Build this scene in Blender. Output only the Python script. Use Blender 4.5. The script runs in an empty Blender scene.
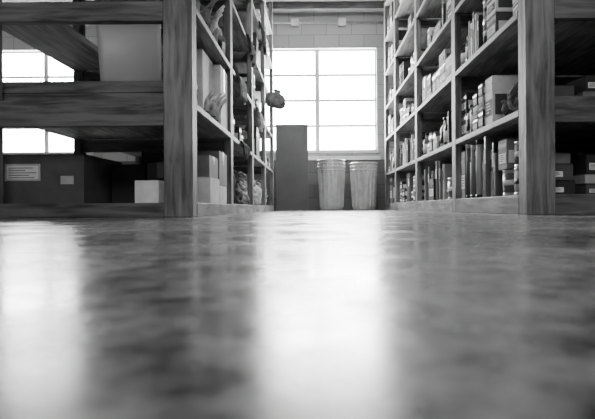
import bpy, math, random
from mathutils import Matrix, Vector
random.seed(7)
R = random.Random(11)
H = 0.043; F = 463.0
COL = bpy.context.scene.collection

# ------------------------------------------------------------ materials
def new_mat(name):
    m = bpy.data.materials.new(name); m.use_nodes = True
    nt = m.node_tree
    return m, nt, nt.nodes["Principled BSDF"]
def grey(v): return (v, v, v, 1)
def mat_noise(name, a, b, rough=0.7, scale=12, stretch=(1,1,1), bump=0.0, metal=0.0, detail=4, ior=1.45):
    m, nt, p = new_mat(name)
    tc = nt.nodes.new("ShaderNodeTexCoord"); mp = nt.nodes.new("ShaderNodeMapping")
    mp.inputs["Scale"].default_value = stretch
    nz = nt.nodes.new("ShaderNodeTexNoise"); nz.inputs["Scale"].default_value = scale; nz.inputs["Detail"].default_value = detail
    cr = nt.nodes.new("ShaderNodeValToRGB")
    cr.color_ramp.elements[0].position = .3; cr.color_ramp.elements[1].position = .7
    cr.color_ramp.elements[0].color = grey(a); cr.color_ramp.elements[1].color = grey(b)
    L = nt.links.new
    L(tc.outputs["Object"], mp.inputs[0]); L(mp.outputs[0], nz.inputs["Vector"]); L(nz.outputs[0], cr.inputs[0])
    L(cr.outputs[0], p.inputs["Base Color"])
    p.inputs["Roughness"].default_value = rough; p.inputs["Metallic"].default_value = metal
    p.inputs["IOR"].default_value = ior
    if bump:
        bp = nt.nodes.new("ShaderNodeBump"); bp.inputs["Strength"].default_value = bump; bp.inputs["Distance"].default_value = .01
        L(nz.outputs[0], bp.inputs["Height"]); L(bp.outputs[0], p.inputs["Normal"])
    return m
def mat_wood(name, a, b, axis):
    # fine grain x broad stains + scattered knots
    m, nt, p = new_mat(name); L = nt.links.new
    tc = nt.nodes.new("ShaderNodeTexCoord"); oi = nt.nodes.new("ShaderNodeObjectInfo")
    ad = nt.nodes.new("ShaderNodeVectorMath"); ad.operation = 'ADD'
    mu = nt.nodes.new("ShaderNodeMath"); mu.operation = 'MULTIPLY'; mu.inputs[1].default_value = 37.0
    L(oi.outputs["Random"], mu.inputs[0]); L(tc.outputs["Object"], ad.inputs[0]); L(mu.outputs[0], ad.inputs[1])
    def nz(st, sc, det, dist=0):
        mp = nt.nodes.new("ShaderNodeMapping"); v = [st, st, st]; v[axis] = 1.0; mp.inputs["Scale"].default_value = v
        n = nt.nodes.new("ShaderNodeTexNoise"); n.inputs["Scale"].default_value = sc; n.inputs["Detail"].default_value = det; n.inputs["Distortion"].default_value = dist
        L(ad.outputs[0], mp.inputs[0]); L(mp.outputs[0], n.inputs["Vector"]); return n
    g1 = nz(11, 3.5, 9, .6); g2 = nz(1.6, 2.6, 5)
    vo = nt.nodes.new("ShaderNodeTexVoronoi"); vo.inputs["Scale"].default_value = 3.2
    mp = nt.nodes.new("ShaderNodeMapping"); v = [1.7]*3; v[axis] = .9; mp.inputs["Scale"].default_value = v
    L(ad.outputs[0], mp.inputs[0]); L(mp.outputs[0], vo.inputs["Vector"])
    kn = nt.nodes.new("ShaderNodeMapRange"); kn.inputs[1].default_value = .03; kn.inputs[2].default_value = .11; kn.inputs[3].default_value = .3; kn.inputs[4].default_value = 1
    L(vo.outputs["Distance"], kn.inputs[0])
    mx = nt.nodes.new("ShaderNodeMix"); mx.data_type = 'FLOAT'; mx.inputs[0].default_value = .45
    L(g1.outputs[0], mx.inputs[2]); L(g2.outputs[0], mx.inputs[3])
    mr = nt.nodes.new("ShaderNodeMapRange"); mr.inputs[1].default_value = .4; mr.inputs[2].default_value = .6; mr.inputs[3].default_value = a; mr.inputs[4].default_value = b
    L(mx.outputs[0], mr.inputs[0])
    k2 = nt.nodes.new("ShaderNodeMath"); k2.operation = 'MULTIPLY'; L(mr.outputs[0], k2.inputs[0]); L(kn.outputs[0], k2.inputs[1])
    L(k2.outputs[0], p.inputs["Base Color"])
    p.inputs["Roughness"].default_value = .6
    bp = nt.nodes.new("ShaderNodeBump"); bp.inputs["Strength"].default_value = .45; bp.inputs["Distance"].default_value = .006
    L(g1.outputs[0], bp.inputs["Height"]); L(bp.outputs[0], p.inputs["Normal"])
    return m
WOODX = mat_wood("wood_grain_across", .045, .17, 0)
WOODY = mat_wood("wood_grain_long", .10, .32, 1)
WOODZ = mat_wood("wood_grain_upright", .07, .25, 2)
BOARD = [mat_noise("cardboard_%s" % n, v*.8, v*1.15, .75, 9, bump=.05) for n, v in
         (("dark", .03), ("brown", .085), ("tan", .19), ("light", .45), ("white", .84))]
PAPER = mat_noise("paper", .75, .88, .8, 30)
TAPE = mat_noise("packing_tape", .22, .26, .3, 20)
INK = mat_noise("ink", .012, .02, .6, 20)
PLASTIC = [mat_noise("plastic_%s" % n, v*.9, v*1.1, .3, 8) for n, v in (("black", .012), ("grey", .13), ("pale", .5))]
GALV = mat_noise("galvanised_steel", .65, .95, .27, 9, metal=.6)
TIN = mat_noise("tin", .5, .7, .28, 9, metal=.8)
CLOTH = [mat_noise("cloth_%s" % n, v*.5, v*1.3, .95, 25, bump=.6) for n, v in (("dark", .035), ("grey", .18), ("light", .65))]
PANEL = mat_noise("smooth_sheet", .42, .52, .4, 1.2)
RACK_SHADE = mat_noise("rack_shade", .012, .02, .8, 3)  # near-black, puts the rack's inner shade into the backing colour
FIBRE2 = mat_noise("grey_fibreboard", .12, .16, .6, 3)
HANGM = mat_noise("ceiling_paint", .16, .2, .8, 4)

def mat_block(name, c1, c2, mortar, ang, dark_below=None):
    m, nt, p = new_mat(name)
    tc = nt.nodes.new("ShaderNodeTexCoord")
    sp = nt.nodes.new("ShaderNodeSeparateXYZ"); cb = nt.nodes.new("ShaderNodeCombineXYZ")
    br = nt.nodes.new("ShaderNodeTexBrick"); L = nt.links.new
    L(tc.outputs["Object"], sp.inputs[0])
    L(sp.outputs[ang], cb.inputs[0]); L(sp.outputs[2], cb.inputs[1])
    L(cb.outputs[0], br.inputs["Vector"])
    br.inputs["Scale"].default_value = 1.0
    br.inputs["Brick Width"].default_value = .4; br.inputs["Row Height"].default_value = .2
    br.inputs["Mortar Size"].default_value = .006; br.inputs["Mortar Smooth"].default_value = .4
    br.inputs["Color1"].default_value = grey(c1); br.inputs["Color2"].default_value = grey(c2); br.inputs["Mortar"].default_value = grey(mortar)
    if dark_below:   # lower courses a darker grey below this height
        gt = nt.nodes.new("ShaderNodeMath"); gt.operation = 'GREATER_THAN'; gt.inputs[1].default_value = dark_below
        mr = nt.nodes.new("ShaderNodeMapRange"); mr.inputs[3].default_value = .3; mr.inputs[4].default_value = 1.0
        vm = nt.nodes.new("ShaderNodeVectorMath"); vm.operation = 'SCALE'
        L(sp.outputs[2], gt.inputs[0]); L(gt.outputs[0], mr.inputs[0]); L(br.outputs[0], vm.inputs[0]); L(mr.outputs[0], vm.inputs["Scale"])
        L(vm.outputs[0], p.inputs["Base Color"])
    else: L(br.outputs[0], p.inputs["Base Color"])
    bp = nt.nodes.new("ShaderNodeBump"); bp.inputs["Strength"].default_value = .4; bp.inputs["Distance"].default_value = .008
    bp.invert = True
    L(br.outputs["Fac"], bp.inputs["Height"]); L(bp.outputs[0], p.inputs["Normal"])
    p.inputs["Roughness"].default_value = .75
    return m
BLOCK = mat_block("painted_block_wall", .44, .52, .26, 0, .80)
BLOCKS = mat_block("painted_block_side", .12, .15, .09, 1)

def mat_floor():
    m, nt, p = new_mat("polished_concrete"); L = nt.links.new
    tc = nt.nodes.new("ShaderNodeTexCoord")
    def nz(scale, det, ro=.6):
        n = nt.nodes.new("ShaderNodeTexNoise"); n.inputs["Scale"].default_value = scale; n.inputs["Detail"].default_value = det; n.inputs["Roughness"].default_value = ro
        L(tc.outputs["Object"], n.inputs["Vector"]); return n
    n1 = nz(2.6, 8, .65); n2 = nz(38, 6); n3 = nz(7, 6, .7)
    mx = nt.nodes.new("ShaderNodeMix"); mx.data_type = 'FLOAT'; mx.inputs[0].default_value = .42
    L(n1.outputs[0], mx.inputs[2]); L(n2.outputs[0], mx.inputs[3])
    cr = nt.nodes.new("ShaderNodeValToRGB")
    cr.color_ramp.elements[0].position = .40; cr.color_ramp.elements[0].color = grey(.015)
    cr.color_ramp.elements[1].position = .60; cr.color_ramp.elements[1].color = grey(.36)
    L(mx.outputs[0], cr.inputs[0]); L(cr.outputs[0], p.inputs["Base Color"])
    mr = nt.nodes.new("ShaderNodeMapRange"); mr.inputs[1].default_value = .35; mr.inputs[2].default_value = .65
    mr.inputs[3].default_value = .13; mr.inputs[4].default_value = .34
    L(n3.outputs[0], mr.inputs[0]); L(mr.outputs[0], p.inputs["Roughness"])
    p.inputs["IOR"].default_value = 1.65
    bp = nt.nodes.new("ShaderNodeBump"); bp.inputs["Strength"].default_value = .07; bp.inputs["Distance"].default_value = .003
    L(n3.outputs[0], bp.inputs["Height"]); L(bp.outputs[0], p.inputs["Normal"])
    return m
FLOOR = mat_floor()

def mat_glass():
    m = bpy.data.materials.new("window_glass"); m.use_nodes = True; nt = m.node_tree
    for n in list(nt.nodes): nt.nodes.remove(n)
    o = nt.nodes.new("ShaderNodeOutputMaterial"); t = nt.nodes.new("ShaderNodeBsdfTransparent")
    g = nt.nodes.new("ShaderNodeBsdfGlossy"); g.inputs["Roughness"].default_value = .05
    x = nt.nodes.new("ShaderNodeMixShader"); x.inputs[0].default_value = .05
    nt.links.new(t.outputs[0], x.inputs[1]); nt.links.new(g.outputs[0], x.inputs[2]); nt.links.new(x.outputs[0], o.inputs[0])
    return m
GLASS = mat_glass()

# ------------------------------------------------------------ geometry
class G:
    def __init__(s): s.v = []; s.f = []; s.sm = []
    def box(s, x0, x1, y0, y1, z0, z1):
        b = len(s.v)
        s.v += [(x0,y0,z0),(x1,y0,z0),(x1,y1,z0),(x0,y1,z0),(x0,y0,z1),(x1,y0,z1),(x1,y1,z1),(x0,y1,z1)]
        for q in ((0,3,2,1),(4,5,6,7),(0,1,5,4),(1,2,6,5),(2,3,7,6),(3,0,4,7)):
            s.f.append(tuple(b+i for i in q)); s.sm.append(False)
        return s
    def lathe(s, prof, n=24, c=(0,0,0), ripple=None, axis='z'):
        b = len(s.v)
        for k, (r, z) in enumerate(prof):
            for i in range(n):
                a = 2*math.pi*i/n; rr = r
                if ripple and ripple[0] <= k <= ripple[1]: rr = r + ripple[2]*math.cos(a*ripple[3])
                p = (rr*math.cos(a), rr*math.sin(a), z)
                if axis == 'y': p = (p[0], p[2], p[1])
                if axis == 'x': p = (p[2], p[1], p[0])
                s.v.append((p[0]+c[0], p[1]+c[1], p[2]+c[2]))
        m = len(prof)
        for k in range(m-1):
            for i in range(n):
                j = (i+1) % n
                s.f.append((b+k*n+i, b+k*n+j, b+(k+1)*n+j, b+(k+1)*n+i)); s.sm.append(True)
        return s
    def tube(s, pts, r, n=8, closed=False):
        b = len(s.v); P = [Vector(p) for p in pts]; m = len(P)
        rs = r if isinstance(r, (list, tuple)) else [r]*m
        up = None
        for k in range(m):
            if closed: t = P[(k+1) % m]-P[k-1]
            else: t = P[min(k+1, m-1)]-P[max(k-1, 0)]
            t.normalize()
            if up is None:
                up = Vector((0,0,1)) if abs(t.z) < .9 else Vector((1,0,0))
            u = (up - t*up.dot(t)).normalized(); w = t.cross(u); up = u
            for i in range(n):
                a = 2*math.pi*i/n
                s.v.append(tuple(P[k] + (u*math.cos(a)+w*math.sin(a))*rs[k]))
        for k in range(m if closed else m-1):
            k2 = (k+1) % m
            for i in range(n):
                j = (i+1) % n
                s.f.append((b+k*n+i, b+k*n+j, b+k2*n+j, b+k2*n+i)); s.sm.append(True)
        if not closed:
            s.f.append(tuple(b+i for i in reversed(range(n)))); s.sm.append(False)
            s.f.append(tuple(b+(m-1)*n+i for i in range(n))); s.sm.append(False)
        return s
    def obj(s, name, mat, parent=None, bevel=0.0):
        me = bpy.data.meshes.new(name); me.from_pydata(s.v, [], s.f)
        for p, q in zip(me.polygons, s.sm): p.use_smooth = q
        me.materials.append(mat); me.update()
        o = bpy.data.objects.new(name, me); COL.objects.link(o)
        if parent: o.parent = parent
        if bevel:
            md = o.modifiers.new("bevel", 'BEVEL'); md.width = bevel; md.segments = 2; md.limit_method = 'ANGLE'; md.angle_limit = .8
        return o

def tag(o, label, cat, group=None):
    o["label"] = label; o["category"] = cat
    if group: o["group"] = group
    return o
def empty(name):
    o = bpy.data.objects.new(name, None); COL.objects.link(o); o.empty_display_size = .1; return o
def structure(o): o["kind"] = "structure"; return o

# ------------------------------------------------------------ room
YB = 7.4; ZC = 3.2; XL = -6.0; XR = 2.32; YF = -3.5
structure(G().box(XL-.2, XR+.2, YF-.2, YB+.2, -.1, 0).obj("floor", FLOOR))
structure(G().box(XL-.2, XR+.2, YF-.2, YB+.2, ZC, ZC+.1).obj("ceiling", HANGM))
structure(G().box(XL-.2, XL, YF, YB+.2, 0, ZC).obj("wall_left", BLOCKS))
structure(G().box(XR, XR+.2, YF, YB+.2, 0, ZC).obj("wall_right", BLOCKS))
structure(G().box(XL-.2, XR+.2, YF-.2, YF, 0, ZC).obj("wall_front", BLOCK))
WZ0, WZ1 = .95, 2.59
wins = [(-5.1, -3.56), (-.9, 1.0)]
g = G()
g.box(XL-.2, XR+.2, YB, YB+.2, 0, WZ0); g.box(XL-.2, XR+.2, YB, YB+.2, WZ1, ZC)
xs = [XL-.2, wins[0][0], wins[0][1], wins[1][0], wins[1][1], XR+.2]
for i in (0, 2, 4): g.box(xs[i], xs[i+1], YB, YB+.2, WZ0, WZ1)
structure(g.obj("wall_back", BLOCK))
FRAME = mat_noise("window_frame_paint", .75, .85, .5, 10)
for n, (a, b) in enumerate(wins):
    g = G(); y0, y1 = YB+.08, YB+.11; t = .022; c = (a+b)/2 if n else -4.33
    g.box(a, b, y0, y1, WZ0, WZ0+t); g.box(a, b, y0, y1, WZ1-t, WZ1)
    g.box(a, a+t, y0, y1, WZ0+t, WZ1-t); g.box(b-t, b, y0, y1, WZ0+t, WZ1-t)
    g.box(c-.034, c+.034, y0, y1, WZ0+t, WZ1-t)
    for k in range(1, 4):
        z = WZ0+(WZ1-WZ0)*k/4
        g.box(a+t, c-.034, y0, y1, z-.018, z+.018); g.box(c+.034, b-t, y0, y1, z-.018, z+.018)
    w = structure(g.obj("window_%d" % (n+1), FRAME))
    gl = G().box(a+t, b-t, y0+.012, y0+.016, WZ0+t, WZ1-t).obj("glass", GLASS, w)
    structure(G().box(a-.03, b+.03, YB-.05, YB+.06, WZ0-.04, WZ0).obj("trim_%d" % (n+1), FRAME))
g = G()
for y in (1.0, 2.6, 4.2, 5.8): g.box(XL, XR, y, y+.12, ZC-.04, ZC)
g.box(XL, XR, 7.12, 7.26, ZC-.10, ZC)
structure(g.obj("trim_3", WOODX))
structure(G().box(-.6, 1.05, YB-.03, YB, .80, .86).obj("trim_4", FRAME))
g = G()
g.tube([(XL+.1, YB-.04, 2.98), (XR-.1, YB-.04, 2.98)], .018, 10)
for x in (-.3, .45): g.box(x-.06, x+.06, YB-.08, YB, 2.92, 3.04)
structure(g.obj("trim_5", TIN))

# ------------------------------------------------------------ racks
def rack(sx, xi, xo, levels, ys, label, BZ):
    root = empty("storage_rack"); root.location = ((xi+xo)/2*sx, ys[0], 0)
    off = Vector(root.location)
    def part(name, x0, x1, y0, y1, z0, z1, mat, bev=.004):
        a, b = sorted((x0*sx, x1*sx))
        cx, cy, cz = (a+b)/2, (y0+y1)/2, (z0+z1)/2
        o = G().box(a-cx, b-cx, y0-cy, y1-cy, z0-cz, z1-cz).obj(name, mat, root, bev)
        o.location = Vector((cx, cy, cz))-off
        return o
    top = 3.1
    for i, y in enumerate(ys):
        if i == 0:
            part("post", xi, xi+.144, y, y+.09, 0, top, WOODZ); part("post", xo-.144, xo, y, y+.09, 0, top, WOODZ)
        else:
            part("post", xi, xi+.05, y-.09, y, 0, top, WOODZ); part("post", xo-.05, xo, y-.09, y, 0, top, WOODZ)
    for li, z in enumerate(levels):
        if li == 0:
            part("crossbeam", xi+.144, xo-.144, ys[0], ys[0]+.045, 0.0, z, WOODX)
        else:
            part("crossbeam", xi+.144, xo-.144, ys[0], ys[0]+.045, BZ[li][0], BZ[li][1], WOODX)
        for i in range(len(ys)-1):
            y0 = ys[i]+.092 if i == 0 else ys[i]+.001; y1 = ys[i+1]-.091
            th = .035
            if li == 0:
                part("shelf", xi, xo, y0, y1, 0.0, z, WOODY)
            elif sx < 0 and i == 0 and li == 2:
                part("shelf", 1.385, xo, y0, y1, z-th, z, WOODY); part("shelf", xi, xi+.22, y0, y1, z-th, z, WOODY)
            else:
                part("shelf", xi, xo, y0, y1, z-th, z, WOODY)
            if li and i: part("crossbeam", xi+.051, xo-.051, ys[i]-.06, ys[i]-.02, z-th-.09, z-th, WOODX)
    dx = 1.28 if sx < 0 else 1.62
    for k in range(0, len(levels)-1):
        part("shade_backing", dx, dx+.01, ys[1]+.002, ys[-1]-.092, levels[k]+.001, levels[k+1]-.036, RACK_SHADE, 0)  # added near-black backing so the rack interior reads dark
    tag(root, label, "shelving rack")
    return root
LZ = [.072, .585, 1.085, 1.6, 2.1, 2.6, 3.08]
RZ = [.10, .54, 1.05, 1.52, 2.02, 2.52, 3.05]
YS_L = [2.3, 3.45, 4.6, 5.75, 6.85]
YS_R = [2.3, 3.55, 4.85, 6.1, 6.95]
XIL, XOL = .606, 1.75
XIR, XOR = 1.053, 2.25
rack(-1, XIL, XOL, LZ, YS_L, "rough timber storage rack with open shelves full of boxes", [None, (.455, .585), (.975, 1.075), (1.48, 1.58), (1.98, 2.08), (2.48, 2.58), (2.95, 3.05)])
rack(1, XIR, XOR, RZ, YS_R, "rough timber storage rack holding binders, cans and cartons", [None, (.46, .588), (.975, 1.075), (1.48, 1.58), (1.98, 2.08), (2.42, 2.52), (2.95, 3.05)])

# ------------------------------------------------------------ goods builders: front faces -Y, base at z=0, centred
def carton(w, d, h, sh=2, tape=True, label=True, side=False):
    g = G().box(-w/2, w/2, -d/2, d/2, 0, h-.006)
    g.box(-w/2, w/2, -d/2, -.002, h-.005, h-.001); g.box(-w/2, w/2, .002, d/2, h-.005, h)
    o = g.obj("carton", BOARD[sh], None, .002)
    if tape:
        t = G().box(-.02, .02, -d/2-.0012, -d/2-.0002, h*.62, h-.004); t.box(-.02, .02, -d/2, d/2, h+.0002, h+.001)
        t.obj("tape", TAPE, o)
    if label:
        lw, lh = w*.5, min(h*.34, .1); cx = -w*.14
        if side: lw, cx = w*.8, 0
        lm = PAPER if sh < 3 else BOARD[0]
        l = G().box(cx-lw/2, cx+lw/2, -d/2-.0014, -d/2-.0003, h*.2, h*.2+lh).obj("label", lm, o)
        k = G()
        for i in range(4):
            zz = h*.2+lh*(.2+.19*i); k.box(cx-lw*.4, cx+lw*(.1+.07*((i*3) % 4)), -d/2-.002, -d/2-.0015, zz, zz+lh*.07)
        k.obj("print", INK if sh < 3 else PAPER, l)
    if side:
        G().box(-w*.5+.002, w*.5-.002, -d/2-.0013, -d/2-.0003, h*.72, h*.86).obj("printed_band", INK if sh > 1 else TAPE, o)
        for s in (-1, 1):
            G().box(s*w/2+(-.0014 if s < 0 else .0003), s*w/2+(-.0003 if s < 0 else .0014), -d*.42, d*.2, h*.2, h*.62).obj("label", PAPER if sh < 3 else BOARD[1], o)
    names = ["dark", "brown", "tan", "pale", "white"]
    return tag(o, "%s cardboard carton standing on a timber shelf" % names[sh], "cardboard box", "cartons on the racks")
def binder(w, d, h, sh=0):
    g = G(); t = .003
    g.box(-w/2, -w/2+t, -d/2+.008, d/2, 0, h); g.box(w/2-t, w/2, -d/2+.008, d/2, 0, h)
    n = 6
    for i in range(n):
        a0, a1 = math.pi*i/n, math.pi*(i+1)/n
        x0, x1 = -w/2*math.cos(a0), -w/2*math.cos(a1); y0, y1 = -.008*math.sin(a0), -.008*math.sin(a1)
        b = len(g.v); yy = -d/2+.008
        g.v += [(x0, yy+y0, 0), (x1, yy+y1, 0), (x1, yy+y1, h), (x0, yy+y0, h)]; g.f.append((b, b+1, b+2, b+3)); g.sm.append(True)
    o = g.obj("binder", [PLASTIC[0], PLASTIC[1], BOARD[2], BOARD[3], BOARD[1]][sh % 5])
    G().box(-w/2+t, w/2-t, -d/2+.012, d/2-.01, .006, h-.008).obj("pages", PAPER, o)
    G().box(-w*.3, w*.3, -d/2-.0015, -d/2-.0002, h*.55, h*.8).obj("spine_label", PAPER if sh % 5 < 2 else INK, o)
    return tag(o, "%s ring binder standing upright in a row" % ["black", "grey", "tan", "pale", "brown"][sh % 5], "binder", "binders on the racks")
def book(w, d, h, sh=2):
    g = G(); t = .0025
    g.box(-w/2, -w/2+t, -d/2, d/2, 0, h); g.box(w/2-t, w/2, -d/2, d/2, 0, h); g.box(-w/2+t, w/2-t, -d/2, -d/2+t, 0, h)
    o = g.obj("book", BOARD[sh % 5], None, .001)
    G().box(-w/2+t, w/2-t, -d/2+t, d/2-.006, .004, h-.004).obj("pages", PAPER, o)
    G().box(-w*.32, w*.32, -d/2-.001, -d/2-.0002, h*.6, h*.85).obj("spine_title", INK if sh % 5 > 1 else PAPER, o)
    return tag(o, "%s hardback catalogue standing upright" % ["dark", "brown", "tan", "pale", "white"][sh % 5], "book", "catalogues on the racks")
def can(r, h, sh=0, bail=True):
    body = G().lathe([(0,0),(r*.96,0),(r,.004),(r,.008),(r*.97,.012),(r*.97,h-.012),(r,h-.008),(r,h-.002),(r*.93,h-.002),(r*.92,h-.006),(0,h-.006)], 28).obj("paint_can", TIN)
    G().lathe([(r*.975, h*.12),(r*.985,h*.12),(r*.985,h*.85),(r*.975,h*.85)], 28).obj("wrapper", [BOARD[3], BOARD[1], PLASTIC[1]][sh % 3], body)
    G().lathe([(r*.987, h*.4),(r*.992,h*.4),(r*.992,h*.6),(r*.987,h*.6)], 28).obj("printed_band", [INK, PAPER, PAPER][sh % 3], body)
    G().lathe([(0,h-.003),(r*.8,h-.003),(r*.82,h),(r*.9,h),(r*.9,h-.005)], 28).obj("lid", TIN, body)
    if bail:
        pts = [(r*1.02*math.cos(a), -r*.2-r*.86*math.sin(a)*.98, h*.8-h*.42*math.sin(a)) for a in [math.pi*i/14 for i in range(15)]]
        G().tube(pts, .0018, 6).obj("bail_handle", TIN, body)
    return tag(body, "round tin can with %s wrapper" % ["a pale", "a brown", "a grey"][sh % 3], "can", "cans on the racks")
def jar(r, h, sh=0):
    body = G().lathe([(0,0),(r*.9,0),(r,.008),(r,h*.74),(r*.8,h*.84),(r*.78,h*.87),(0,h*.87)], 22).obj("jar", [PLASTIC[2], PLASTIC[1], PLASTIC[0]][sh % 3])
    G().lathe([(0,h),(r*.78,h),(r*.84,h*.985),(r*.84,h*.875),(0,h*.872)], 22).obj("lid", PLASTIC[0], body)
    G().lathe([(r*1.0,h*.2),(r*1.02,h*.2),(r*1.02,h*.6),(r*1.0,h*.6)], 22).obj("label", PAPER if sh % 3 else BOARD[1], body)
    return tag(body, "%s storage jar with a black screw lid" % ["pale", "grey", "black"][sh % 3], "jar", "jars on the racks")
def bottle(r, h, sh=0):
    body = G().lathe([(0,0),(r*.92,0),(r,.006),(r,h*.6),(r*.85,h*.69),(r*.4,h*.78),(r*.32,h*.82),(r*.32,h*.92),(0,h*.92)], 20).obj("bottle", [PLASTIC[1], PLASTIC[2], PLASTIC[0]][sh % 3])
    G().lathe([(0,h),(r*.36,h),(r*.4,h*.99),(r*.4,h*.9),(r*.33,h*.9)], 20).obj("cap", PLASTIC[0 if sh % 3 < 2 else 2], body)
    G().lathe([(r*1.0,h*.15),(r*1.02,h*.15),(r*1.02,h*.52),(r*1.0,h*.52)], 20).obj("label", PAPER if sh % 3 != 1 else INK, body)
    return tag(body, "%s plastic bottle with a narrow neck and paper label" % ["grey", "pale", "black"][sh % 3], "bottle", "bottles on the racks")
def tube_(r, h, sh=3):
    body = G().lathe([(0,.002),(r,.002),(r,h-.015),(0,h-.015)], 18).obj("mailing_tube", BOARD[sh % 5])
    G().lathe([(0,h),(r*.98,h),(r*1.05,h-.003),(r*1.05,h-.03),(r*1.001,h-.03)], 18).obj("cap", PLASTIC[0] if sh > 2 else PLASTIC[2], body)
    G().lathe([(0,0),(r*1.05,0),(r*1.05,.02),(r*1.001,.02)], 18).obj("cap", PLASTIC[0], body)
    return tag(body, "upright cardboard mailing tube with end caps", "tube", "mailing tubes on the racks")
def sack(w, d, h, sh=1, seed=0):
    rr = random.Random(seed); prof = [(.02,0),(.8,.0),(1,.12),(1.04,.35),(.95,.6),(.7,.76),(.3,.84),(.22,.87),(.36,.95),(.42,1.0),(.1,.97)]
    g = G(); n = 36; ph = [rr.uniform(0,6.28) for _ in range(4)]
    P2 = []
    for a, b in zip(prof, prof[1:]): P2 += [a, ((a[0]+b[0])/2, (a[1]+b[1])/2)]
    P2.append(prof[-1])
    for k, (r, z) in enumerate(P2):
        for i in range(n):
            a = 2*math.pi*i/n
            f = 1+.08*math.sin(3*a+ph[0]+z*5)+.06*math.sin(7*a+ph[1]-z*8)+ (.12*math.sin(9*a+ph[2]) if z > .8 else .035*math.sin(11*a+z*15+ph[3]))
            g.v.append((w/2*r*f*.88*math.cos(a), d/2*r*f*.88*math.sin(a), h*z))
    for k in range(len(P2)-1):
        for i in range(n):
            j = (i+1) % n; g.f.append((k*n+i, k*n+j, (k+1)*n+j, (k+1)*n+i)); g.sm.append(True)
    o = g.obj("sack", CLOTH[sh])
    G().tube([(w/2*.27*math.cos(a), d/2*.27*math.sin(a), h*.865) for a in [2*math.pi*i/14 for i in range(14)]], .005, 6, True).obj("tie", CLOTH[2] if sh < 2 else CLOTH[0], o)
    return tag(o, "%s cloth sack tied at the neck" % ["dark", "grey", "pale"][sh], "sack", "sacks on the racks")
def cloths(w, d, n, sh=2):
    g = G(); z = .004
    for i in range(n):
        t = .022+.008*math.sin(i*2.1); dx = .012*math.sin(i*1.9); dy = .01*math.cos(i*2.7)
        b = len(g.v); m = 7
        for xx in (-w/2+dx, -w/6+dx, w/6+dx, w/2+dx):
            sag = .003*math.sin(xx*40+i)
            for k in range(m):
                a = math.pi*(.5+k/(m-1)); g.v.append((xx, -d/2+dy+t/2+t/2*math.cos(a), z+t/2+t/2*math.sin(a)+sag))
            g.v.append((xx, d/2+dy, z+sag)); g.v.append((xx, d/2+dy, z+t+sag))
        c = m+2
        for q in range(3):
            for k in range(c):
                k2 = (k+1) % c; g.f.append((b+q*c+k, b+(q+1)*c+k, b+(q+1)*c+k2, b+q*c+k2)); g.sm.append(k < m-1)
        g.f.append(tuple(b+k for k in range(c))); g.sm.append(False)
        g.f.append(tuple(b+3*c+k for k in reversed(range(c)))); g.sm.append(False)
        z += t*1.02
    o = g.obj("cloth_stack", CLOTH[sh]); o["kind"] = "stuff"
    return tag(o, "stack of folded %s rags on a shelf" % ["dark", "grey", "pale"][sh], "rags")
def heap(w, d, h, sh=2, seed=1, n=34):
    rr = random.Random(seed); g = G()
    for k in range(n):
        r = rr.uniform(.04,.07); mx, my = w/2-r-.018, d/2-r-.018
        x, y = rr.uniform(-mx, mx), rr.uniform(-my, my); z = rr.uniform(.03, max(.05, h*(1-1.2*abs(x)/w)))
        ax = rr.uniform(0,6.28); pts = []; ph = rr.uniform(0,6); sw = rr.uniform(2.5,4.5)
        for i in range(11):
            t = i/10; a = ax+t*sw
            pts.append((x+r*math.cos(a), y+r*math.sin(a), max(.02, z+.03*math.sin(t*6+ph))))
        g.tube(pts, [.005,.011,.013,.010,.014,.011,.013,.010,.013,.009,.004], 7)
    o = g.obj("rag_heap", CLOTH[sh]); o["kind"] = "stuff"
    return tag(o, "tangled heap of %s mop cord and rags" % ["dark", "grey", "pale"][sh], "rags")
def papers(w, d, h):
    g = G(); n = max(4, int(h/.006)); z = 0
    for i in range(n):
        dx, dy = R.uniform(-.006,.006), R.uniform(-.006,.006)
        g.box(-w/2+dx, w/2+dx, -d/2+dy, d/2+dy, z, z+h/n*.85); z += h/n
    o = g.obj("paper_stack", PAPER); o["kind"] = "stuff"
    return tag(o, "loose stack of white papers", "paper")
def bin_(w, d, h, sh=1):
    g = G(); t = .004
    g.box(-w/2, w/2, -d/2, d/2, 0, t); g.box(-w/2, w/2, d/2-t, d/2, t, h); g.box(-w/2, w/2, -d/2, -d/2+t, t, h*.5)
    for x0, x1 in ((-w/2, -w/2+t), (w/2-t, w/2)):
        b = len(g.v)
        P = [(-d/2+t, t), (d/2-t, t), (d/2-t, h), (-d/2+d*.4, h), (-d/2+t, h*.5)]
        g.v += [(x0, y, z) for y, z in P]+[(x1, y, z) for y, z in P]
        g.f += [(b+4,b+3,b+2,b+1,b), (b+5,b+6,b+7,b+8,b+9)]; g.sm += [False]*2
        for i in range(5):
            j = (i+1) % 5; g.f.append((b+i, b+j, b+5+j, b+5+i)); g.sm.append(False)
    o = g.obj("parts_bin", PLASTIC[sh], None)
    G().box(-w*.3, w*.3, -d/2-.002, -d/2-.0003, h*.15, h*.38).obj("label", PAPER, o)
    G().box(-w/2-.002, w/2+.002, -d/2-.006, -d/2-.001, h*.46, h*.5).obj("lip", PLASTIC[sh], o)
    return tag(o, "%s open-front parts bin with a paper label" % ["black", "grey", "pale"][sh], "storage bin", "parts bins on the racks")
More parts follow.
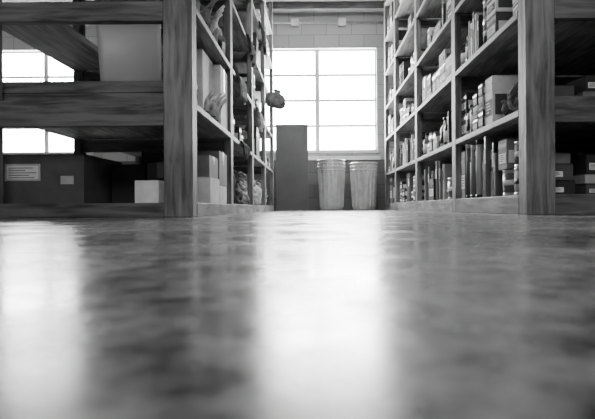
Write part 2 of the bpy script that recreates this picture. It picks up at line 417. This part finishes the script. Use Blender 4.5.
def glove(s=1.0, sh=2, out=0.0):
    g = G()
    v0 = len(g.v)
    g.tube([(0,0,.0),(0,0,.03),(0,0,.06),(0,-.002,.10),(0,-.003,.13)], [.046,.040,.036,.050,.044], 12)
    for i in range(v0, len(g.v)):
        x, y, z = g.v[i]; g.v[i] = (x, y*.55, z)
    for x, l, ang in ((-.038,.075,-.5),(-.013,.095,-.17),(.013,.09,.17),(.037,.07,.5)):
        g.tube([(x,0,.110),(x+l*.5*ang,-.010,.12+l*.5),(x+l*ang,-.034,.12+l)], [.0125,.0125,.009], 8)
    g.tube([(.032,-.005,.06),(.065,-.015,.085),(.088,-.026,.11)], [.015,.014,.010], 8)
    g.v = [(x*s, y*s-out*z*s, z*s) for x, y, z in g.v]
    o = g.obj("work_glove", CLOTH[sh])
    G().tube([(.047*s*math.cos(a), .027*s*math.sin(a), .008*s) for a in [2*math.pi*i/14 for i in range(14)]], .005*s, 6, True).obj("cuff", CLOTH[0], o)
    return tag(o, "%s work glove propped upright on a shelf" % ["dark", "grey", "pale"][sh], "glove", "work gloves on the rack")
def drape(w, drop, sh, seed=0):
    rr = random.Random(seed); ph = [rr.uniform(0,6.28) for _ in range(3)]; g = G(); nu, nv = 25, 16
    for side in (0, 1):
        for j in range(nv):
            t = j/(nv-1)
            for i in range(nu):
                u = i/(nu-1)-.5; f = .010*math.sin(u*22+ph[0])+.006*math.sin(u*41+ph[1])
                if t < .3: s = (.3-t)/.3; p = (u*w, .002+s*.014, .005+abs(f)*.3)
                else:
                    s = (t-.3)/.7; dd = drop*(1+.22*math.sin(u*5+ph[2])); p = (u*w*(1-.25*s), -.014-(.012+f*1.4)*min(1, s*3)-.01*s, .006-dd*s)
                e = .003*side
                g.v.append((p[0], p[1]-(e if t >= .3 else 0), p[2]+(e if t < .3 else 0)))
    for side in (0, 1):
        for j in range(nv-1):
            for i in range(nu-1):
                b = side*nu*nv+j*nu+i; q = (b, b+1, b+nu+1, b+nu)
                g.f.append(q if side else q[::-1]); g.sm.append(True)
    o = g.obj("rag", CLOTH[sh])
    return tag(o, "%s rag draped over the front edge of a shelf" % ["dark", "grey", "pale"][sh], "rag", "rags draped on shelf edges")

def place(o, x, y, z, rz=0.0):
    o.location = (x, y, z); o.rotation_euler = (0, 0, rz); return o
def on(sx, o, y, z, d, inset=.02, rz=0):
    xi = XIL if sx < 0 else XIR
    x = sx*(xi+inset+d/2)
    return place(o, x, y, z+.0008, (math.pi/2 if sx < 0 else -math.pi/2)+rz)

def rnd_item(kind, maxh):
    u = R.uniform
    if kind == 'carton': w, d, h = u(.12,.28), u(.2,.32), min(maxh, u(.14,.42)); return carton(w,d,h,R.choice([0,0,1,1,2,3,4]),R.random()<.6,R.random()<.8,R.random()<.5), w, d
    if kind == 'small': w, d, h = u(.08,.14), u(.12,.2), min(maxh, u(.09,.22)); return carton(w,d,h,R.choice([0,1,2,3,4]),False,True,True), w, d
    if kind == 'binder': w, d, h = u(.035,.06), .26, min(maxh,u(.27,.36)); return binder(w,d,h,R.randrange(5)), w, d
    if kind == 'book': w, d, h = u(.02,.045), .2, min(maxh,u(.2,.32)); return book(w,d,h,R.randrange(4)), w, d
    if kind == 'can': r = u(.045,.08); return can(r, min(maxh, r*2.3), R.randrange(3)), 2.1*r, 2.1*r+.02
    if kind == 'jar': r = u(.035,.055); return jar(r, min(maxh,r*3.2), R.randrange(3)), 2.1*r, 2.1*r
    if kind == 'bottle': r = u(.035,.05); return bottle(r, min(maxh,r*6), R.randrange(3)), 2.1*r, 2.1*r
    if kind == 'tube': r = u(.02,.03); return tube_(r, min(maxh,u(.3,.38)), R.randrange(5)), 2.15*r, 2.1*r
    if kind == 'sack': w = u(.18,.28); return sack(w, .26, min(maxh,u(.22,.38)), R.randrange(3), R.randrange(99)), w*1.05, .3
    if kind == 'cloths': w = u(.18,.28); return cloths(w, .24, R.randrange(5,11), R.randrange(3)), w+.03, .27
    if kind == 'papers': return papers(.22,.28,u(.05,.16)), .235, .3
    if kind == 'bin': w = u(.12,.18); return bin_(w, .24, u(.1,.16), R.randrange(3)), w+.004, .256
def pile(sx, y, z, ztop):
    w0, d0 = R.uniform(.10,.2), R.uniform(.14,.2); zz = z; n = R.randrange(2,6)
    for i in range(n):
        h = R.uniform(.05,.12)
        if zz+h > ztop-.05: break
        on(sx, carton(w0*R.uniform(.85,1), d0, h, R.choice([0,0,1,2,3,4]), False, True, True), y+w0/2, zz, d0, .03, R.uniform(-.04,.04)); zz += h+.0015
    return w0+.02
def fill(sx, y0, y1, z, ztop, kinds):
    y = y0+.012
    while y < y1-.03:
        k = R.choice(kinds); rep = {'binder':4,'book':5,'tube':3,'jar':2,'bottle':3,'bin':2,'can':2,'small':2}.get(k,1)
        if k == 'pile':
            if y+.215 > y1: break
            y += pile(sx, y, z, ztop); continue
        for _ in range(rep):
            o, w, d = rnd_item(k, ztop-z-.05)
            if y+w > y1-.01:
                for c in list(o.children_recursive): bpy.data.objects.remove(c)
                bpy.data.objects.remove(o); y = y1 if k != 'carton' else y+.04; break
            on(sx, o, y+w/2, z, d, R.uniform(.022,.06), R.uniform(-.05,.05) if k in ('small','jar','bottle','can') else 0); y += w+R.uniform(.006,.016)
        y += R.uniform(0,.03)

# ------------- right rack first bay
def stack(sx, y, z, specs, inset=.02):
    zz = z
    for (w, d, h, sh) in specs:
        on(sx, carton(w, d, h, sh, False, True, True), y, zz, d, inset, R.uniform(-.04,.04)); zz += h+.0015
on(1, can(.07, .15, 0, False), 2.49, RZ[0], .15, .02); on(1, can(.068, .14, 1, False), 2.49, RZ[0]+.151, .15, .02)
on(1, can(.07, .15, 2, False), 2.645, RZ[0], .15, .02); stack(1, 2.645, RZ[0]+.151, [(.12,.12,.17,2)])
y = 2.74
for i in range(6):
    w = [.05,.035,.055,.04][i % 4]; h = [.26,.33,.29,.38,.27,.35][i]; on(1, binder(w, .26, h, [4,0,3,1,4,2][i]), y+w/2, RZ[0], .26, .02+.01*(i % 3)); y += w+.006
for i in range(5):
    on(1, tube_(.022, [.38,.31,.36,.28,.38][i], [3,1,2,4,1][i]), y+.025, RZ[0], .05, .015+.012*(i % 2)); y += .052
on(1, carton(.08,.2,.34,2,False,True,True), y+.045, RZ[0], .2)
# second level
on(1, heap(.30,.26,.17,1,31,46), 2.60, RZ[1], .26, .01)
on(1, carton(.12, .2, .30, 4, False, True, True), 2.875, RZ[1], .2, .03)
stack(1, 2.99, RZ[1], [(.08,.14,.12,0),(.07,.12,.09,3),(.07,.12,.08,1)])
stack(1, 3.09, RZ[1], [(.09,.14,.09,1),(.09,.14,.08,3),(.08,.12,.08,0)])
for i in range(2): on(1, bottle(.035,.24-.02*i,i), 3.19+i*.078, RZ[1], .075, .02)
stack(1, 3.385, RZ[1], [(.12,.2,.18,1),(.11,.18,.14,0)], .04)
# third level
fill(1, 2.4, 2.7, RZ[2], RZ[3], ['pile','small'])
stack(1, 2.80, RZ[2], [(.14,.2,.14,1),(.13,.18,.12,4)])
on(1, can(.055,.17,1,False), 2.94, RZ[2], .12); on(1, can(.053,.13,0,False), 2.94, RZ[2]+.171, .12)
for i in range(5): on(1, book(.035,.2,.24+.03*(i % 3),[0,3,1,4,2][i]), 3.03+i*.042, RZ[2], .2)
on(1, jar(.05,.2,1), 3.28, RZ[2], .11); on(1, jar(.05,.18,2), 3.39, RZ[2], .11)
fill(1, 2.4, 3.45, RZ[3], RZ[4], ['carton','pile','sack'])
cfg = {0:['carton','binder','pile','can'],1:['book','small','pile','bottle'],2:['carton','small','pile','jar'],3:['pile','can','book','small'],4:['carton','pile','sack'],5:['carton','carton']}
for b in (1,2,3):
    for lv in range(6):
        fill(1, YS_R[b]+.01, YS_R[b+1]-.095, RZ[lv], RZ[lv+1]-.04, cfg[lv])
# ------------- left rack aisle side, first bay
on(-1, carton(.26,.16,.155,4,False,False), 2.83, LZ[0], .16, .003)
on(-1, carton(.22,.2,.12,4,False,False), 3.10, LZ[0], .2, .005)
on(-1, carton(.26,.28,.22,2,True,False), 3.10, LZ[0]+.121, .28, .006)
on(-1, carton(.24,.2,.13,2,True,False), 2.83, LZ[0]+.156, .2, .01)
on(-1, glove(.7,2,.2), 2.66, LZ[1], .1, -.03, .5); on(-1, glove(.75,2,.3), 2.79, LZ[1], .1, -.03, 1.0)
on(-1, glove(.7,2,.25), 2.92, LZ[1], .1, -.03, .6)
on(-1, carton(.28,.22,.42,4,False,False), 2.93, LZ[1], .22, .065)
on(-1, carton(.24,.28,.42,4,True,False), 3.22, LZ[1], .28, .02)
on(-1, can(.06,.16,0), 2.50, LZ[2], .14, .0)
on(-1, glove(.85,1,.3), 2.65, LZ[2], .1, -.02,.6); on(-1, glove(.85,2,.35), 2.80, LZ[2], .1, -.02,.3)
on(-1, sack(.2,.2,.26,1,4), 3.01, LZ[2], .22, .0)
on(-1, bottle(.045,.27,1), 3.19, LZ[2], .1, .02); on(-1, bottle(.045,.25,0), 3.29, LZ[2], .1, .02)
cfgl = {1:['carton','bin','sack','small'],2:['cloths','pile','sack','small'],3:['carton','sack','papers'],4:['carton','sack'],5:['carton','carton']}
for b in (1,2,3):
    for lv in range(1,6):
        fill(-1, YS_L[b]+.01, YS_L[b+1]-.095, LZ[lv], LZ[lv+1]-.04, cfgl[lv])
fill(-1, 2.4, 3.35, LZ[3], LZ[4]-.04, ['carton','sack','papers'])
on(-1, sack(.28,.28,.36,0,3), 3.66, LZ[0], .3, .0); on(-1, heap(.32,.28,.3,1,18,40), 4.0, LZ[0], .28, .0)
on(-1, heap(.3,.28,.25,2,5), 4.33, LZ[0], .28, .0)
on(-1, heap(.5,.3,.36,2,2,60), 4.95, LZ[0], .3, .0); on(-1, sack(.3,.28,.3,2,12), 5.42, LZ[0], .3, .0)
on(-1, heap(.5,.3,.34,2,7,60), 6.1, LZ[0], .3, .0)
def hang(y, z, w, drop, sh, seed):
    o = drape(w, drop, sh, seed); place(o, -XIL+.002, y, z, math.pi/2); return o
hang(3.75, LZ[2], .28, .16, 2, 1); hang(4.3, LZ[3], .3, .2, 1, 2); hang(4.95, LZ[2], .34, .2, 2, 3)
hang(5.3, LZ[4], .4, .25, 0, 5); hang(3.9, LZ[1], .25, .12, 1, 6)
# cloth bundle slung from the rack by a cord, resting against the shelf
o = sack(.27,.2,.20,1,21); o.location = (-.485, 5.52, 1.25); o.rotation_euler = (0,.25,.3)
G().tube([(.0,0,.17),(-.05,.01,.25),(-.12,.0,.32)], .006, 7).obj("cord", CLOTH[1], o)
o["label"] = "grey cloth bundle slung by a cord from the rack"
del o["group"]
# ------------- left rack seen from the open end
LABELM = mat_noise("carton_label", .62, .72, .8, 20)
o = carton(.49,.5,.27,1,False,False); place(o, -1.492, 2.75, LZ[0]+.001); o["label"] = "large brown carton with two paper labels, in the bottom bay"
lb = G().box(-.18,.01,-.2515,-.2502,.125,.215).obj("label", LABELM, o)
k = G()
for a in ((-.176,.006,.128,.131),(-.176,.006,.209,.212),(-.176,-.173,.131,.209),(.003,.006,.131,.209)): k.box(a[0],a[1],-.2525,-.2517,a[2],a[3])
for i in range(5): k.box(-.16,-.16+[.14,.11,.15,.09,.13][i],-.2525,-.2517,.140+i*.013,.1435+i*.013)
k.obj("print", INK, lb)
G().box(.12,.19,-.2515,-.2502,.105,.15).obj("label", BOARD[3], o)
place(carton(.20,.3,.24,0,False,False), -1.13, 2.95, LZ[0]+.001)
place(carton(.13,.22,.125,4,False,False), -.912, 2.62, LZ[0]+.001)
place(carton(.16,.22,.25,1,True,False), -.93, 2.90, LZ[0]+.001)
place(sack(.22,.22,.2,0,33), -1.36, 3.2, LZ[0]+.001)
o = G().box(-.55,.55,-.05,.05,0,.06).box(-.54,.55,-.045,.045,.063,.125).obj("timber_plank", WOODX, None, .003)
place(o, -1.18, 2.46, LZ[1]+.001); tag(o, "two dark planks stacked flat on the shelf", "plank")
g = G(); n = 12
for i in range(n+1):
    t = i/n; x = -.207+.414*t; yy = .04*math.sin(t*math.pi); sl = -.05*(1-t)
    g.v += [(x-sl, yy, 0), (x+sl*.2, yy, .92), (x-sl, yy+.006, 0), (x+sl*.2, yy+.006, .92)]
for i in range(n):
    b = i*4
    g.f += [(b,b+4,b+5,b+1),(b+2,b+3,b+7,b+6),(b+1,b+5,b+7,b+3),(b,b+2,b+6,b+4)]; g.sm += [True,True,False,False]
g.f += [(0,1,3,2),(n*4,n*4+2,n*4+3,n*4+1)]; g.sm += [False]*2
o = g.obj("sheet_panel", PANEL); place(o, -1.165, 2.9, LZ[1]+.001, .0); tag(o, "smooth pale sheet standing on edge, slightly bowed", "panel")
# ------------- right rack seen from the open end
def fstack(x, y, z, specs):
    for w, d, h, sh in specs:
        place(carton(w, d, h, sh, False, sh < 2), x+R.uniform(-.012,.012), y, z+.001, R.uniform(-.06,.06)); z += h+.0015
fstack(1.34, 2.62, RZ[0], [(.16,.2,.08,0),(.15,.2,.09,1),(.13,.18,.06,2)])
fstack(1.53, 2.6, RZ[0], [(.14,.2,.06,1),(.14,.2,.05,3),(.13,.2,.11,0)])
fstack(1.71, 2.63, RZ[0], [(.15,.2,.09,0),(.14,.2,.12,1)])
fstack(1.91, 2.6, RZ[0], [(.16,.2,.12,1),(.16,.2,.1,2)])
fstack(1.36, 2.66, RZ[1], [(.14,.2,.17,1)])
fstack(1.52, 2.6, RZ[1], [(.12,.2,.12,2),(.11,.18,.09,0)])
fstack(1.68, 2.6, RZ[1], [(.12,.2,.2,1)])
place(can(.07,.2,2), 1.84, 2.6, RZ[1]+.001)
place(carton(.3,.3,.3,0), 1.75, 3.2, RZ[0]+.001); place(carton(.3,.3,.3,0), 1.8, 3.2, RZ[1]+.001)

# ------------- end of aisle
def trash_can():
    h = .6; r0, r1 = .165, .200
    prof = [(0,.012),(r0-.006,.012),(r0-.004,0),(r0,.0),(r0+.001,.03)]
    z0 = .05; N = 10
    for i in range(N+1):
        z = z0+(h-.12)*i/N; prof.append((r0+(r1-r0)*z/h, z))
    prof += [(r1-.002,h-.05),(r1-.002,h-.02),(r1+.014,h-.016),(r1+.017,h-.008),(r1+.014,h),(r1-.001,h-.004)]
    inner = [(r0-.003+(r1-r0)*z/h, z) for z in (h-.06, h/2, .06)]+[(r0-.004,.016),(0,.016)]
    o = G().lathe(prof+inner, 160, ripple=(5, 5+N, .010, 18)).obj("trash_can", GALV)
    for s in (-1, 1):
        pts = [(s*(r1+.002+.02*math.sin(a)), .06*math.cos(a), h-.10-.035*math.sin(a)) for a in [math.pi*i/10 for i in range(11)]]
        G().tube(pts, .004, 6).obj("handle", GALV, o)
    return tag(o, "corrugated galvanised steel trash can nested in a stack", "trash can", "nested galvanised trash cans")
YC = 6.95
base = trash_can()
for i, (cx, n) in enumerate(((.25, 4), (.735, 3))):
    for k in range(n):
        if i == 0 and k == 0: o = base
        else:
            o = base.copy(); COL.objects.link(o)
            for c in base.children:
                q = c.copy(); q.parent = o; COL.objects.link(q)
        o.location = (cx, YC, .001+k*.05); o.rotation_euler = (0, 0, 1.25+.5*i)
o = G().box(-.25,.25,-.012,.012,0,1.33).box(-.25,.25,-.02,-.012,1.28,1.33).obj("panel_board", FIBRE2, None, .003)
place(o, -.35, 7.12, 0.0); o.rotation_euler = (math.radians(-2), 0, 0); tag(o, "tall grey fibreboard sheet leaning at the end of the aisle", "board")
root = empty("fluorescent_lamp"); root.location = (.15, 6.2, ZC-.06)
G().box(-.6,.6,-.07,.07,.0,.055).obj("housing", FRAME, root, .004)
for s in (-.035,.035): G().lathe([(0,-.57),(.013,-.57),(.013,.57),(0,.57)], 14, (0,s,-.016), axis='x').obj("lamp_tube", PLASTIC[2], root)
tag(root, "twin-tube ceiling fluorescent fitting, switched off", "ceiling light")

# ------------------------------------------------------------ lights
def area(name, loc, rot, sx, sy, p):
    l = bpy.data.lights.new(name, 'AREA'); l.shape = 'RECTANGLE'; l.size = sx; l.size_y = sy; l.energy = p
    o = bpy.data.objects.new(name, l); o.location = loc; o.rotation_euler = rot; COL.objects.link(o); return o
for n, (a, b) in enumerate(wins):
    o = area("sky_portal", ((a+b)/2, YB+.19, (WZ0+WZ1)/2), (math.radians(-90), 0, 0), b-a, WZ1-WZ0, 1)
    o.data.cycles.is_portal = True
area("fill_light", (0.2, -1.2, 3.0), (math.radians(40), 0, 0), 3, 1.5, 120)  # added fill for the rack fronts, not a lamp of the room
area("fill_light", (0.2, 4.0, 3.1), (math.radians(35), 0, 0), .9, .5, 45)  # added unseen fill for back wall, cans and aisle shelf faces
w = bpy.data.worlds.new("world"); bpy.context.scene.world = w; w.use_nodes = True
w.node_tree.nodes["Background"].inputs[0].default_value = (1,1,1,1); w.node_tree.nodes["Background"].inputs[1].default_value = 60.0

# ------------------------------------------------------------ camera
cd = bpy.data.cameras.new("camera"); cam = bpy.data.objects.new("camera", cd); COL.objects.link(cam)
cd.sensor_width = 36; cd.lens = F/595*36; cd.clip_start = .01
cd.shift_x = -17.5/595; cd.shift_y = -2/595
cam.matrix_world = Matrix.Translation((0,0,H)) @ Matrix.Rotation(math.pi/2, 4, 'X') @ Matrix.Rotation(math.radians(-.4), 4, 'Z')
cd.dof.use_dof = True; cd.dof.focus_distance = 4.0; cd.dof.aperture_fstop = 8
bpy.context.scene.camera = cam
